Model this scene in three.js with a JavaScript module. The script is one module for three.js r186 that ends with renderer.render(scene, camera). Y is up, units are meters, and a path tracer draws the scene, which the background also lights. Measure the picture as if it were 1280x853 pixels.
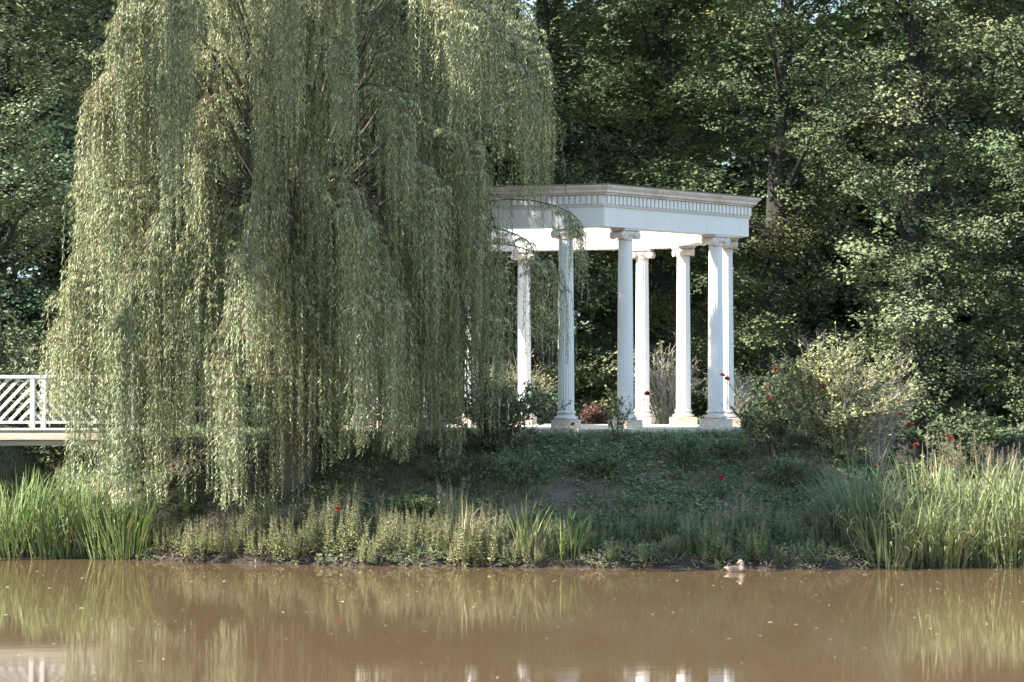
import * as THREE from 'three';
import { MarchingCubes } from 'three/addons/objects/MarchingCubes.js';
import { mergeGeometries } from 'three/addons/utils/BufferGeometryUtils.js';
import { RoundedBoxGeometry } from 'three/addons/geometries/RoundedBoxGeometry.js';

// ------------------------------------------------------------------ camera, sky, sun, exposure
const EYE = 3.38, FOC = 3059, PI = Math.PI;
const scene = new THREE.Scene();
const camera = new THREE.PerspectiveCamera(15.87, 1280 / 853, 0.5, 1200);
camera.position.set(0, EYE, 0);
camera.focus = 53; camera.userData.fStop = 1.4;
camera.lookAt(0, EYE + 69.5 / FOC * 100, -100);
const SUN_AZ = -70 * PI / 180, SUN_EL = 43 * PI / 180;
const SKY_GAIN = 0.55;
const sunDir = new THREE.Vector3(Math.sin(SUN_AZ) * Math.cos(SUN_EL), Math.sin(SUN_EL), Math.cos(SUN_AZ) * Math.cos(SUN_EL));
{ // hazy summer sky: pale at the horizon, blue overhead, a soft glow round the sun
  const W = 256, H = 128, d = new Float32Array(W * H * 4), v = new THREE.Vector3();
  for (let j = 0; j < H; j++) for (let i = 0; i < W; i++) {
    const el = ((j + 0.5) / H - 0.5) * Math.PI, az = ((i + 0.5) / W - 0.5) * 2 * Math.PI; v.set(Math.cos(el) * Math.cos(az), Math.sin(el), Math.cos(el) * Math.sin(az));
    const t = Math.pow(Math.max(0, v.y), 0.55), g = Math.pow(Math.max(0, v.dot(sunDir)), 8) * 0.35, k = (j * W + i) * 4, hz = [0.78, 0.95, 1.04], zn = [0.28, 0.51, 0.83];
    for (let q = 0; q < 3; q++) d[k + q] = SKY_GAIN * (hz[q] + (zn[q] - hz[q]) * t + g * [1, 0.93, 0.82][q]); d[k + 3] = 1;
  }
  const t = new THREE.DataTexture(d, W, H, THREE.RGBAFormat, THREE.FloatType); t.mapping = THREE.EquirectangularReflectionMapping; t.magFilter = t.minFilter = THREE.LinearFilter; t.needsUpdate = true;
  scene.background = t; scene.environment = t;
}
const sun = new THREE.DirectionalLight(new THREE.Color(1.0, 0.945, 0.85), 5);
sun.position.copy(sunDir).multiplyScalar(120).add(new THREE.Vector3(0, 4, -56)); sun.target.position.set(0, 4, -56);
sun.castShadow = true; sun.shadow.mapSize.set(4096, 4096); sun.shadow.radius = 1;
Object.assign(sun.shadow.camera, { left: -45, right: 45, top: 45, bottom: -45, near: 1, far: 300 });
scene.add(sun, sun.target);
const renderer = new THREE.WebGLRenderer({ antialias: true });
renderer.toneMapping = THREE.LinearToneMapping;
renderer.toneMappingExposure = 3.45;
renderer.shadowMap.enabled = true;

// ------------------------------------------------------------------ helpers
function rng(seed) { let a = seed >>> 0; return () => { a = (a + 0x6D2B79F5) >>> 0; let t = a; t = Math.imul(t ^ (t >>> 15), t | 1); t ^= t + Math.imul(t ^ (t >>> 7), t | 61); return ((t ^ (t >>> 14)) >>> 0) / 4294967296; }; }
let R = rng(11);
const rr = (a, b) => a + (b - a) * R();
const gauss = () => (R() + R() + R() + R() - 2) * 1.0;
const pick = a => a[Math.floor(R() * a.length)];
const clamp = (x, a = 0, b = 1) => Math.min(b, Math.max(a, x));
const sstep = (a, b, x) => { const t = clamp((x - a) / (b - a)); return t * t * (3 - 2 * t); };
const lerp = (a, b, t) => a + (b - a) * t;
const V3 = (x, y, z) => new THREE.Vector3(x, y, z);
const hash = (x, y) => { const s = Math.sin(x * 127.1 + y * 311.7) * 43758.5453; return s - Math.floor(s); };
function vnoise(x, y) { const i = Math.floor(x), j = Math.floor(y), u = x - i, v = y - j, a = u * u * (3 - 2 * u), b = v * v * (3 - 2 * v);
  return lerp(lerp(hash(i, j), hash(i + 1, j), a), lerp(hash(i, j + 1), hash(i + 1, j + 1), a), b); }
const fbm = (x, y, o = 4) => { let s = 0, w = 0.5, n = 0; for (let k = 0; k < o; k++) { s += w * vnoise(x, y); n += w; x = x * 2.03 + 17.1; y = y * 2.03 + 9.7; w *= 0.5; } return s / n; };

const taken = {};
function numbered(n) { if (!(n in taken)) { taken[n] = 0; return n; } return n + '_' + String(++taken[n]).padStart(3, '0'); }
function tag(o, label, category, group, kind) { o.userData = { ...o.userData, label, category }; if (group) o.userData.group = group; if (kind) o.userData.kind = kind; return o; }
function thing(name, label, category, pos, group) { const g = new THREE.Group(); g.name = numbered(name); if (pos) g.position.copy(pos); tag(g, label, category, group); scene.add(g); return g; }
function mesh(name, geo, mat, parent) { const m = new THREE.Mesh(geo, mat); m.name = name; m.castShadow = m.receiveShadow = true; if (parent) parent.add(m); else { m.name = numbered(name); scene.add(m); } return m; }

/** Collects triangles with vertex colours into one geometry. */
class MB {
  constructor() { this.p = []; this.c = []; this.i = []; }
  v(x, y, z, c) { this.p.push(x, y, z); this.c.push(c[0], c[1], c[2]); return this.p.length / 3 - 1; }
  t(a, b, c) { this.i.push(a, b, c); }
  /** narrow folded leaf: two triangles */
  leaf(o, d, n, len, wid, c, fold = 0.25, at = 0.42) {
    const sx = d.y * n.z - d.z * n.y, sy = d.z * n.x - d.x * n.z, sz = d.x * n.y - d.y * n.x, l = Math.hypot(sx, sy, sz) || 1, w = wid / 2 / l, m = len * at, f = wid * fold;
    const bx = o.x + d.x * m - n.x * f, by = o.y + d.y * m - n.y * f, bz = o.z + d.z * m - n.z * f;
    const a = this.v(o.x, o.y, o.z, c), t = this.v(o.x + d.x * len, o.y + d.y * len, o.z + d.z * len, c);
    const r = this.v(bx + sx * w, by + sy * w, bz + sz * w, c), q = this.v(bx - sx * w, by - sy * w, bz - sz * w, c);
    this.t(a, r, t); this.t(a, t, q);
  }
  /** broad leaf with shoulders: four triangles */
  broad(o, d, n, len, wid, c, fold = 0.15) {
    const s = V3().crossVectors(d, n).normalize(), P = (k, w) => { const q = o.clone().addScaledVector(d, len * k).addScaledVector(s, wid / 2 * w).addScaledVector(n, -Math.abs(w) * wid * fold); return this.v(q.x, q.y, q.z, c); };
    const a = P(0, 0), b = P(0.3, 1), e = P(0.7, 0.72), t = P(1, 0), f = P(0.7, -0.72), g = P(0.3, -1);
    this.t(a, b, e); this.t(a, e, t); this.t(a, t, f); this.t(a, f, g);
  }
  tube(pts, r0, r1, c, sides = 4) {
    let prev = null;
    for (let k = 0; k < pts.length; k++) {
      const d = V3().subVectors(pts[Math.min(k + 1, pts.length - 1)], pts[Math.max(k - 1, 0)]).normalize();
      const s = V3().crossVectors(d, Math.abs(d.y) < 0.9 ? V3(0, 1, 0) : V3(1, 0, 0)).normalize(), u = V3().crossVectors(s, d), r = lerp(r0, r1, k / (pts.length - 1)), ring = [];
      for (let j = 0; j < sides; j++) { const a = j / sides * 2 * PI, x = Math.cos(a) * r, y = Math.sin(a) * r; ring.push(this.v(pts[k].x + s.x * x + u.x * y, pts[k].y + s.y * x + u.y * y, pts[k].z + s.z * x + u.z * y, c)); }
      if (prev) for (let j = 0; j < sides; j++) { const j2 = (j + 1) % sides; this.t(prev[j], ring[j], ring[j2]); this.t(prev[j], ring[j2], prev[j2]); }
      prev = ring;
    }
  }
  /** sword-shaped blade that leans and arches over */
  blade(o, az, h, wid, lean, arch, c, seg = 5, twist = 0) {
    const ca = Math.cos(az), sa = Math.sin(az), wa = az + PI / 2 + twist, wx = Math.cos(wa), wz = Math.sin(wa); let L = null, Q = null, x = o.x, y = o.y, z = o.z;
    for (let k = 0; k <= seg; k++) {
      const t = k / seg, w = wid / 2 * (k === seg ? 0.05 : Math.min(1, 0.55 + t * 1.2) * (1 - 0.75 * t * t * t));
      const l = this.v(x - wx * w, y, z - wz * w, c), q = this.v(x + wx * w, y, z + wz * w, c);
      if (k) { this.t(L, Q, q); this.t(L, q, l); } L = l; Q = q;
      const ang = lean + arch * t * t, s = h / seg; x += ca * Math.sin(ang) * s; z += sa * Math.sin(ang) * s; y += Math.cos(ang) * s;
    }
  }
  box(cx, cy, cz, sx, sy, sz, c) {
    const q = []; for (const y of [-1, 1]) for (const z of [-1, 1]) for (const x of [-1, 1]) q.push(this.v(cx + x * sx / 2, cy + y * sy / 2, cz + z * sz / 2, c));
    for (const [a, b, d, e] of [[0, 1, 3, 2], [4, 6, 7, 5], [0, 4, 5, 1], [2, 3, 7, 6], [0, 2, 6, 4], [1, 5, 7, 3]]) { this.t(q[a], q[b], q[d]); this.t(q[a], q[d], q[e]); }
  }
  geo(smooth = false) {
    const g = new THREE.BufferGeometry(); g.setAttribute('position', new THREE.Float32BufferAttribute(this.p, 3)); g.setAttribute('color', new THREE.Float32BufferAttribute(this.c, 3)); g.setIndex(this.i);
    if (smooth) g.computeVertexNormals(); return g;
  }
}
const dirRand = () => { const z = rr(-1, 1), a = rr(0, 2 * PI), s = Math.sqrt(1 - z * z); return V3(s * Math.cos(a), z, s * Math.sin(a)); };
const vary = (c, k) => { const m = 1 + rr(-k, k); return [c[0] * m * (1 + rr(-k, k) * 0.35), c[1] * m, c[2] * m * (1 + rr(-k, k) * 0.35)]; };
/** many placed copies of small geometries joined into one */
function bake(items) {
  let nv = 0, ni = 0; for (const [g] of items) { nv += g.attributes.position.count; ni += g.index.count; }
  const p = new Float32Array(nv * 3), c = new Float32Array(nv * 3), ix = new Uint32Array(ni), v = V3(); let o = 0, k = 0;
  for (const [g, m, t] of items) { const gp = g.attributes.position.array, gc = g.attributes.color.array, gi = g.index.array;
    for (let q = 0; q < gp.length; q += 3) { v.set(gp[q], gp[q + 1], gp[q + 2]).applyMatrix4(m); const w = o * 3 + q; p[w] = v.x; p[w + 1] = v.y; p[w + 2] = v.z; c[w] = gc[q] * t[0]; c[w + 1] = gc[q + 1] * t[1]; c[w + 2] = gc[q + 2] * t[2]; }
    for (let q = 0; q < gi.length; q++) ix[k++] = gi[q] + o; o += gp.length / 3; }
  const g = new THREE.BufferGeometry(); g.setAttribute('position', new THREE.BufferAttribute(p, 3)); g.setAttribute('color', new THREE.BufferAttribute(c, 3)); g.setIndex(new THREE.BufferAttribute(ix, 1)); return g;
}
function curve(pts, n) { return new THREE.CatmullRomCurve3(pts).getPoints(n); }

// ------------------------------------------------------------------ textures and materials
function noiseTex(size, fn, srgb) {
  const d = new Uint8Array(size * size * 4);
  for (let j = 0; j < size; j++) for (let i = 0; i < size; i++) { const c = fn(i / size, j / size), k = (j * size + i) * 4; for (let q = 0; q < 3; q++) d[k + q] = clamp(Array.isArray(c) ? c[q] : c) * 255; d[k + 3] = 255; }
  const t = new THREE.DataTexture(d, size, size); t.wrapS = t.wrapT = THREE.RepeatWrapping; t.magFilter = THREE.LinearFilter; t.minFilter = THREE.LinearMipmapLinearFilter; t.generateMipmaps = true;
  if (srgb) t.colorSpace = THREE.SRGBColorSpace; t.needsUpdate = true; return t;
}
// tiling noise: blends the noise with its shifted copies
const tile = (f, u, v, s) => { const a = sstep(0, 1, u), b = sstep(0, 1, v); return lerp(lerp(f(u * s, v * s), f((u - 1) * s, v * s), a), lerp(f(u * s, (v - 1) * s), f((u - 1) * s, (v - 1) * s), a), b); };
const waterBump = noiseTex(512, (u, v) => { let s = 0; const T = 2 * PI;
  for (const [a, b, p, w] of [[2, 9, 0, .22], [-3, 13, 1.3, .2], [1, 17, 2.1, .15], [5, 11, .7, .13], [-6, 21, 4, .1], [9, 27, 3, .08], [-4, 5, 5, .2], [3, 3, 1, .2], [13, 34, 2, .05]]) s += w * Math.sin(T * (a * u + b * v) + p); return 0.5 + 0.32 * s; });
const paintTex = noiseTex(512, (u, v) => { const n = tile((x, y) => fbm(x, y, 4), u, v, 6), m = tile((x, y) => fbm(x + 40, y * 0.35, 4), u, v, 26), g = sstep(0.6, 0.78, m) * 0.05 + (n - 0.5) * 0.06; return [0.87 - g * 0.75, 0.862 - g * 0.9, 0.85 - g * 1.25]; }, true);
const grimeTex = noiseTex(512, (u, v) => { const n = tile((x, y) => fbm(x, y, 5), u, v, 7), m = tile((x, y) => fbm(x, y * 0.3 + 30, 4), u, v, 30), g = sstep(0.45, 0.7, n) * 0.10 + sstep(0.52, 0.72, m) * 0.09; return [0.86 - g * 0.8, 0.825 - g * 1.0, 0.80 - g * 1.3]; }, true);
const stoneTex = noiseTex(512, (u, v) => { const n = tile((x, y) => fbm(x, y, 5), u, v, 9), m = tile((x, y) => fbm(x + 9, y + 4, 4), u, v, 34), g = (n - 0.5) * 0.34 + (m - 0.5) * 0.22; return [0.80 + g * 0.9, 0.74 + g, 0.67 + g * 1.05]; }, true);
const soilBump = noiseTex(512, (u, v) => tile((x, y) => fbm(x, y, 5), u, v, 30));
const std = (o) => new THREE.MeshStandardMaterial({ side: THREE.DoubleSide, ...o });
const leafMat = (tr, coat = 0.25, cr = 0.4) => new THREE.MeshPhysicalMaterial({ vertexColors: true, side: THREE.DoubleSide, roughness: 0.92, transmission: tr, thickness: 0, clearcoat: coat, clearcoatRoughness: cr });
const M = {
  paint: std({ map: paintTex, roughness: 0.6 }), grime: std({ map: grimeTex, roughness: 0.7 }), stone: std({ map: stoneTex, roughness: 0.85, bumpMap: stoneTex, bumpScale: 0.006 }),
  roof: std({ color: 0x6f6a62, roughness: 0.7 }),
  wood: std({ map: paintTex, roughness: 0.55 }), cream: std({ map: grimeTex, color: 0xf6f0e0, roughness: 0.65 }),
  bark: std({ vertexColors: true, roughness: 0.95 }), twig: std({ vertexColors: true, roughness: 0.9 }),
  willow: leafMat(0.25, 0.35, 0.35), leaf: leafMat(0, 0.15, 0.42), blade: leafMat(0.3, 0.3, 0.35), petal: leafMat(0.25, 0, 0.5), dry: leafMat(0.2, 0, 0.5),
  ground: std({ vertexColors: true, roughness: 0.97, bumpMap: soilBump, bumpScale: 0.04 }),
  water: new THREE.MeshPhysicalMaterial({ color: new THREE.Color().setRGB(0.112, 0.071, 0.038), roughness: 0.04, ior: 1.33, bumpMap: waterBump, bumpScale: 0.0006 }),
};

// ------------------------------------------------------------------ terrain
const SH = [[-60, 51.6], [-10.6, 51.4], [-8.5, 50.9], [-7, 50.3], [-5, 49.6], [-3, 49.0], [0, 48.5], [4.5, 48.0], [7, 48.1], [9, 48.6], [11, 48.9], [60, 49]];
function shore(x) { let k = 0; while (k < SH.length - 2 && x > SH[k + 1][0]) k++; const [a, b] = SH[k], [c, d] = SH[k + 1]; return lerp(b, d, clamp((x - a) / (c - a))) + (vnoise(x * 1.7, 3.3) - 0.5) * 0.28 + (vnoise(x * 6, 8) - 0.5) * 0.08; }
function hgt(x, d) {
  const s = shore(x), n = (fbm(x * 0.9, d * 0.9) - 0.5);
  let h;
  if (d < s) h = -0.75 * sstep(0, 1.5, s - d) - 0.06 * sstep(0, 0.1, s - d);
  else {
    const lip = 0.2 * sstep(0, 0.25, d - s), up = clamp((d - s - 0.2) / (53.4 - s));
    const isl = lip + 2.28 * (0.45 * up + 0.55 * sstep(0, 1, up));
    const low = lip * 0.8 + 0.2 * sstep(0, 3, d - s);
    const right = 1 - sstep(6.2, 10.5, x), left = sstep(-10.4, -8.3, x), back = 1 - sstep(66, 71, d);
    h = lerp(low, isl, right * left * back);
    if (x < -8.6 && d > 52.6) { const ch = sstep(-8.6, -10, x) * sstep(52.6, 53.6, d) * (1 - sstep(57.5, 58.6, d)) * (1 - sstep(-12.2, -13.6, x)); h = lerp(h, -0.5, ch); h += 1.5 * (1 - left) * sstep(58, 62, d); }
    if (d > 66) h += (0.6 + 0.035 * Math.max(0, d - 72)) * sstep(66, 72, d) + 2.5 * sstep(100, 180, d);
    h += n * 0.22 * sstep(0.3, 2, d - s) * (1 - sstep(53, 54, d) * (1 - sstep(64, 66, d)) * left * right);
  }
  const ml = sstep(-11.4, -13.4, x); if (ml > 0) h = lerp(h, Math.max(h, 2.55 * sstep(46, 54, d) + 0.5 + n * 0.3), ml);   // mainland that the bridge comes from
  const near = 1 - sstep(1.5, 9, d); if (near > 0) h = lerp(h, 1.75, near);
  return h;
}
const at = (px, d) => (px - 640) / FOC * d;                       // metres across at a distance, from a measured bearing
const on = (px, d, dy = 0) => { const x = at(px, d); return V3(x, hgt(x, d) + dy, -d); };
{
  const xs = [], ds = [];
  for (let x = -260; x < -16; x += 12) xs.push(x); for (let x = -16; x < 14; x += 0.16) xs.push(x); for (let x = 14; x <= 270; x += 12) xs.push(x);
  for (let d = -40; d < 46; d += 2) ds.push(d); for (let d = 46; d < 55; d += 0.1) ds.push(d); for (let d = 55; d < 72; d += 0.3) ds.push(d); for (let d = 72; d <= 420; d += 6) ds.push(d);
  const p = [], c = [], uv = [], idx = [], nx = xs.length;
  ds.forEach(d => xs.forEach(x => {
    const y = hgt(x, d); p.push(x, y, -d); uv.push(x / 3, d / 3);
    const k = fbm(x * 1.3, d * 1.3), k2 = fbm(x * 4 + 5, d * 4), mud = 1 - sstep(0.24, 0.5, y + (k2 - 0.5) * 0.3), g = sstep(0.4, 0.62, k);
    const soil = [0.10, 0.08, 0.058], grass = [0.055, 0.07, 0.028], wet = [0.034, 0.026, 0.019];
    for (let q = 0; q < 3; q++) c.push(lerp(lerp(soil[q], grass[q], g), wet[q], mud) * (0.75 + 0.5 * k2));
  }));
  for (let j = 0; j < ds.length - 1; j++) for (let i = 0; i < nx - 1; i++) { const a = j * nx + i, b = a + nx; idx.push(a, a + 1, b + 1, a, b + 1, b); }
  const g = new THREE.BufferGeometry(); g.setAttribute('position', new THREE.Float32BufferAttribute(p, 3)); g.setAttribute('color', new THREE.Float32BufferAttribute(c, 3)); g.setAttribute('uv', new THREE.Float32BufferAttribute(uv, 2)); g.setIndex(idx); g.computeVertexNormals();
  tag(mesh('ground', g, M.ground), 'dark earthen ground and sloping bank round the pond', 'ground', null, 'structure');
  const w = new THREE.PlaneGeometry(420, 130); w.rotateX(-PI / 2); w.translate(0, 0, -70 + 15);
  const wu = w.attributes.uv; for (let k = 0; k < wu.count; k++) wu.setXY(k, w.attributes.position.getX(k) / 5, w.attributes.position.getZ(k) / 5);
  tag(mesh('water', w, M.water), 'still brown muddy pond water', 'water', null, 'structure');
}

// ------------------------------------------------------------------ pavilion: hexagonal ring on twelve columns
const PC = V3(0.761, 2.67, -59.211), PR = 4.751, PE = 0.805, PROT = 14.97 * PI / 180, COLH = 4.5;
{
  const pav = thing('garden_pavilion', 'white hexagonal open pavilion with slender fluted columns on top of the bank', 'pavilion', PC);
  const vtx = i => { const a = PROT + i * PI / 3; return V3(PR * Math.sin(a), 0, PR * Math.cos(a)); };
  // floor slab
  const hexShape = (r) => { const s = new THREE.Shape(); for (let i = 0; i < 6; i++) { const a = PROT + i * PI / 3; s[i ? 'lineTo' : 'moveTo'](r * Math.sin(a), -r * Math.cos(a)); } s.closePath(); return s; };
  const slab = new THREE.ExtrudeGeometry(hexShape(PR + 0.42), { depth: 0.2, bevelEnabled: true, bevelSize: 0.015, bevelThickness: 0.015, bevelSegments: 2 }); slab.rotateX(-PI / 2); slab.translate(0, -0.217, 0);
  mesh('floor_slab', slab, M.stone, pav);
  // column geometry
  const H0 = 0.19, H1 = 0.40, H2 = COLH - 0.27, NF = 20, PTS = 5, rings = 8;
  const sh = { p: [], uv: [], i: [] };
  for (let k = 0; k <= rings; k++) { const t = k / rings, r = lerp(0.185, 0.158, Math.pow(t, 1.5)), y = lerp(H1, H2, t);
    for (let j = 0; j <= NF * PTS; j++) { const a = j / (NF * PTS) * 2 * PI, f = (j % PTS) / PTS, dep = (f === 0) ? 0 : 0.015 * Math.sin(PI * clamp((f - 0.08) / 0.84)), rad = r - dep; sh.p.push(rad * Math.cos(a), y, rad * Math.sin(a)); sh.uv.push(a * 0.2, y * 0.5); } }
  const nr = NF * PTS + 1; for (let k = 0; k < rings; k++) for (let j = 0; j < NF * PTS; j++) { const a = k * nr + j, b = a + nr; sh.i.push(a, b, a + 1, a + 1, b, b + 1); }
  const shaft = new THREE.BufferGeometry(); shaft.setAttribute('position', new THREE.Float32BufferAttribute(sh.p, 3)); shaft.setAttribute('uv', new THREE.Float32BufferAttribute(sh.uv, 2)); shaft.setIndex(sh.i); shaft.computeVertexNormals();
  const lathe = (pts, seg = 32) => new THREE.LatheGeometry(pts.map(([x, y]) => new THREE.Vector2(x, y)), seg);
  const plinth = new RoundedBoxGeometry(0.56, H0, 0.56, 2, 0.012); plinth.translate(0, H0 / 2, 0);
  const arc = (cx, cy, r, a0, a1, n) => Array.from({ length: n + 1 }, (_, k) => { const a = lerp(a0, a1, k / n); return [cx + r * Math.cos(a), cy + r * Math.sin(a)]; });
  const base = lathe([[0, H0], ...arc(0.235, H0 + 0.04, 0.04, -PI / 2, PI / 2, 6), [0.222, H0 + 0.088], ...arc(0.232, H0 + 0.115, 0.026, PI * 1.45, PI * 0.62, 5).map(([x, y]) => [x - 0.01, y]), ...arc(0.2, H0 + 0.165, 0.026, -PI / 2, PI / 2, 5), [0.195, H0 + 0.2], [0.186, H1 + 0.004]]);
  // Ionic capital: necking, echinus, bolsters with spiral ends, abacus
  const parts = [];
  parts.push(lathe([[0.158, H2 - 0.002], [0.172, H2 + 0.008], [0.172, H2 + 0.025], [0.162, H2 + 0.03], [0.17, H2 + 0.07], [0.205, H2 + 0.12], [0.215, H2 + 0.15], [0.2, H2 + 0.17]], 28));
  const bx = (w, h, d, y) => { const g = new RoundedBoxGeometry(w, h, d, 2, 0.01); g.translate(0, y, 0); return g; };
  parts.push(bx(0.40, 0.075, 0.38, H2 + 0.175), bx(0.52, 0.05, 0.46, H2 + 0.241));
  for (const s of [-1, 1]) {
    const roll = lathe([[0, -0.2], [0.095, -0.2], [0.098, -0.185], [0.08, -0.12], [0.066, 0], [0.08, 0.12], [0.098, 0.185], [0.095, 0.2], [0, 0.2]], 24); roll.rotateX(PI / 2); roll.translate(s * 0.215, H2 + 0.118, 0); parts.push(roll);
    for (const f of [-1, 1]) {
      const sp = []; for (let k = 0; k <= 36; k++) { const a = k / 36 * 2.3 * 2 * PI, r = 0.09 * Math.pow(0.78, a / 1.9); sp.push(V3(s * 0.215 - s * r * Math.sin(a), H2 + 0.118 + r * Math.cos(a), f * 0.2)); }
      parts.push(new THREE.TubeGeometry(new THREE.CatmullRomCurve3(sp), 44, 0.01, 5)); const eye = new THREE.SphereGeometry(0.016, 8, 6); eye.translate(s * 0.215, H2 + 0.118, f * 0.2); parts.push(eye);
    }
  }
  const capital = mergeGeometries(parts.map(g => { const q = g.index ? g.toNonIndexed() : g; for (const k of Object.keys(q.attributes)) if (!['position', 'normal', 'uv'].includes(k)) q.deleteAttribute(k); return q; }));
  for (let i = 0; i < 6; i++) for (const e of [PE, 1 - PE / PR]) {
    const a = vtx(i), b = vtx((i + 1) % 6), p = e === PE ? a.clone().addScaledVector(b.clone().sub(a).normalize(), PE) : b.clone().addScaledVector(a.clone().sub(b).normalize(), PE);
    const col = new THREE.Group(); col.name = 'column'; col.position.copy(p); const nrm = a.clone().add(b); col.rotation.y = Math.atan2(nrm.x, nrm.z); pav.add(col);
    mesh('shaft', shaft, M.paint, col); mesh('base', base, M.grime, col); mesh('plinth', plinth, M.stone, col); mesh('capital', capital, M.grime, col);
  }
  // entablature, one mitred length per side
  const C30 = Math.cos(PI / 6);
  function sweep(i, prof) {
    const p = [], uv = [], idx = []; let run = 0;
    const a = PROT + i * PI / 3, b = a + PI / 3, n = prof.length;
    for (let k = 0; k <= n; k++) { const [o, y] = prof[k % n]; if (k) run += Math.hypot(o - prof[k - 1][0], y - prof[k - 1][1]);
      for (const [g, s] of [[a, 0], [b, 1]]) { const r = PR + o / C30; p.push(r * Math.sin(g), y, r * Math.cos(g)); uv.push((s * PR + i * 1.7) / 2, run / 2); } }
    for (let k = 0; k < n; k++) { const q = k * 2; idx.push(q, q + 1, q + 3, q, q + 3, q + 2); }
    let g = new THREE.BufferGeometry(); g.setAttribute('position', new THREE.Float32BufferAttribute(p, 3)); g.setAttribute('uv', new THREE.Float32BufferAttribute(uv, 2)); g.setIndex(idx); g = g.toNonIndexed(); g.computeVertexNormals(); return g;
  }
  const B = COLH, HW = 0.235;
  const archi = [[-HW, B], [HW, B], [HW, B + 0.44], [-HW, B + 0.44]];
  const bed = [[-HW - 0.01, B + 0.441], [HW + 0.03, B + 0.441], [HW + 0.05, B + 0.475], [HW + 0.018, B + 0.48], [HW + 0.018, B + 0.70], [-HW - 0.01, B + 0.70]];
  const corn = [[-HW - 0.06, B + 0.702], [HW + 0.10, B + 0.702], [HW + 0.11, B + 0.735], [HW + 0.17, B + 0.75], [HW + 0.18, B + 0.80], [HW + 0.215, B + 0.83], [HW + 0.25, B + 0.87], [HW + 0.255, B + 0.905], [-HW - 0.06, B + 0.905]];
  const cap = [[-HW - 0.08, B + 0.907], [HW + 0.275, B + 0.907], [HW + 0.275, B + 0.927], [HW, B + 0.955], [-HW - 0.08, B + 0.955]];
  for (let i = 0; i < 6; i++) {
    mesh('architrave', sweep(i, archi), M.paint, pav); mesh('frieze', sweep(i, bed), M.paint, pav); mesh('cornice', sweep(i, corn), M.grime, pav); mesh('roof_cap', sweep(i, cap), M.roof, pav);
    const a = vtx(i), b = vtx((i + 1) % 6), dir = b.clone().sub(a).normalize(), nrm = a.clone().add(b).normalize(), L = PR + 2 * (HW + 0.05) * Math.tan(PI / 6), N = 38, ds = [];
    for (let k = 0; k < N; k++) { const g = new THREE.BoxGeometry(0.088, 0.185, 0.062); g.rotateY(Math.atan2(nrm.x, nrm.z)); const m = a.clone().add(b).multiplyScalar(0.5).addScaledVector(dir, (k + 0.5 - N / 2) * (L - 0.06) / N).addScaledVector(nrm, HW + 0.05); g.translate(m.x, B + 0.592, m.z); ds.push(g); }
    mesh('dentil_course', mergeGeometries(ds), M.paint, pav).userData.kind = 'stuff';
  }
}

// ------------------------------------------------------------------ footbridge
{
  const br = thing('footbridge', 'white wooden footbridge with slanted railing slats beside the willow', 'bridge', V3(-10.84, 0, -56));
  const box = (n, w, h, d, x, y, z, mat, rot = 0) => { const g = new RoundedBoxGeometry(w, h, d, 1, 0.008); const m = mesh(n, g, mat, br); m.position.set(x, y, z); m.rotation.z = rot; return m; };
  const X0 = -3.2, X1 = 2.3;
  box('beam', X1 - X0, 0.17, 0.14, (X0 + X1) / 2, 2.475, 0.03, M.cream); box('lower_beam', X1 - X0, 0.13, 0.12, (X0 + X1) / 2, 2.322, -0.05, M.cream); box('beam', X1 - X0, 0.17, 0.14, (X0 + X1) / 2, 2.475, -1.6, M.cream);
  box('edge_board', X1 - X0, 0.05, 0.05, (X0 + X1) / 2, 2.635, 0.1, M.wood);
  for (let x = X0 + 0.07; x < X1; x += 0.15) box('deck_plank', 0.138, 0.045, 1.78, x, 2.585, -0.8, M.cream);
  box('top_rail', X1 - X0, 0.075, 0.11, (X0 + X1) / 2, 3.83, 0.02, M.wood); box('bottom_rail', X1 - X0, 0.06, 0.07, (X0 + X1) / 2, 2.79, 0.02, M.wood);
  for (const c of [-2.95, 0, 2.0]) {
    for (const s of [-0.125, 0.125]) box('post', 0.105, 1.2, 0.09, c + s, 3.19, 0.02, M.wood);
    for (const s of [-1, 1]) for (let q = 0; q < 4; q++) box('brace', 0.03, 0.3, 0.02, c, 2.94 + q * 0.26, 0.02 + s * 0.012, M.wood, s * 0.62);
  }
  // slanted slats: rising towards each pair of posts, clipped by the rails
  const slat = (x0, x1, dir, from, to) => { for (let s = from; s < to; s += 0.232) {
    const W = 0.92; let ya = 2.82, yb = 3.79, xa = s, xb = s + dir * W, cut = (X, a) => { const t = (X - xa) / (xb - xa); return lerp(2.82, 3.79, t); };
    let pa = V3(xa, ya, 0), pb = V3(xb, yb, 0); const lo = x0, hi = x1;
    for (const q of [pa, pb]) { if (q.x < lo) { q.y = cut(lo); q.x = lo; } if (q.x > hi) { q.y = cut(hi); q.x = hi; } }
    if (pa.distanceTo(pb) < 0.15 || pa.y < 2.8 || pb.y > 3.81) continue;
    const len = pa.distanceTo(pb), m = box('slat', 0.07, len, 0.028, (pa.x + pb.x) / 2, (pa.y + pb.y) / 2, 0.02, M.wood); m.rotation.z = Math.atan2(-(pb.x - pa.x), pb.y - pa.y);
  } };
  slat(-2.77, -0.18, 1, -2.77 - 0.9, 0); slat(0.18, 1.82, -1, 0.18, 1.82 + 0.9);
  for (const x of [-2.95, 2.0]) for (const z of [0, -1.6]) { const y0 = hgt(-10.84 + x, 56 - z) - 0.3; box('pier', 0.16, 2.27 - y0, 0.16, x, (2.258 + y0) / 2 - 0.001, z - 0.05, M.cream); }
}

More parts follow.
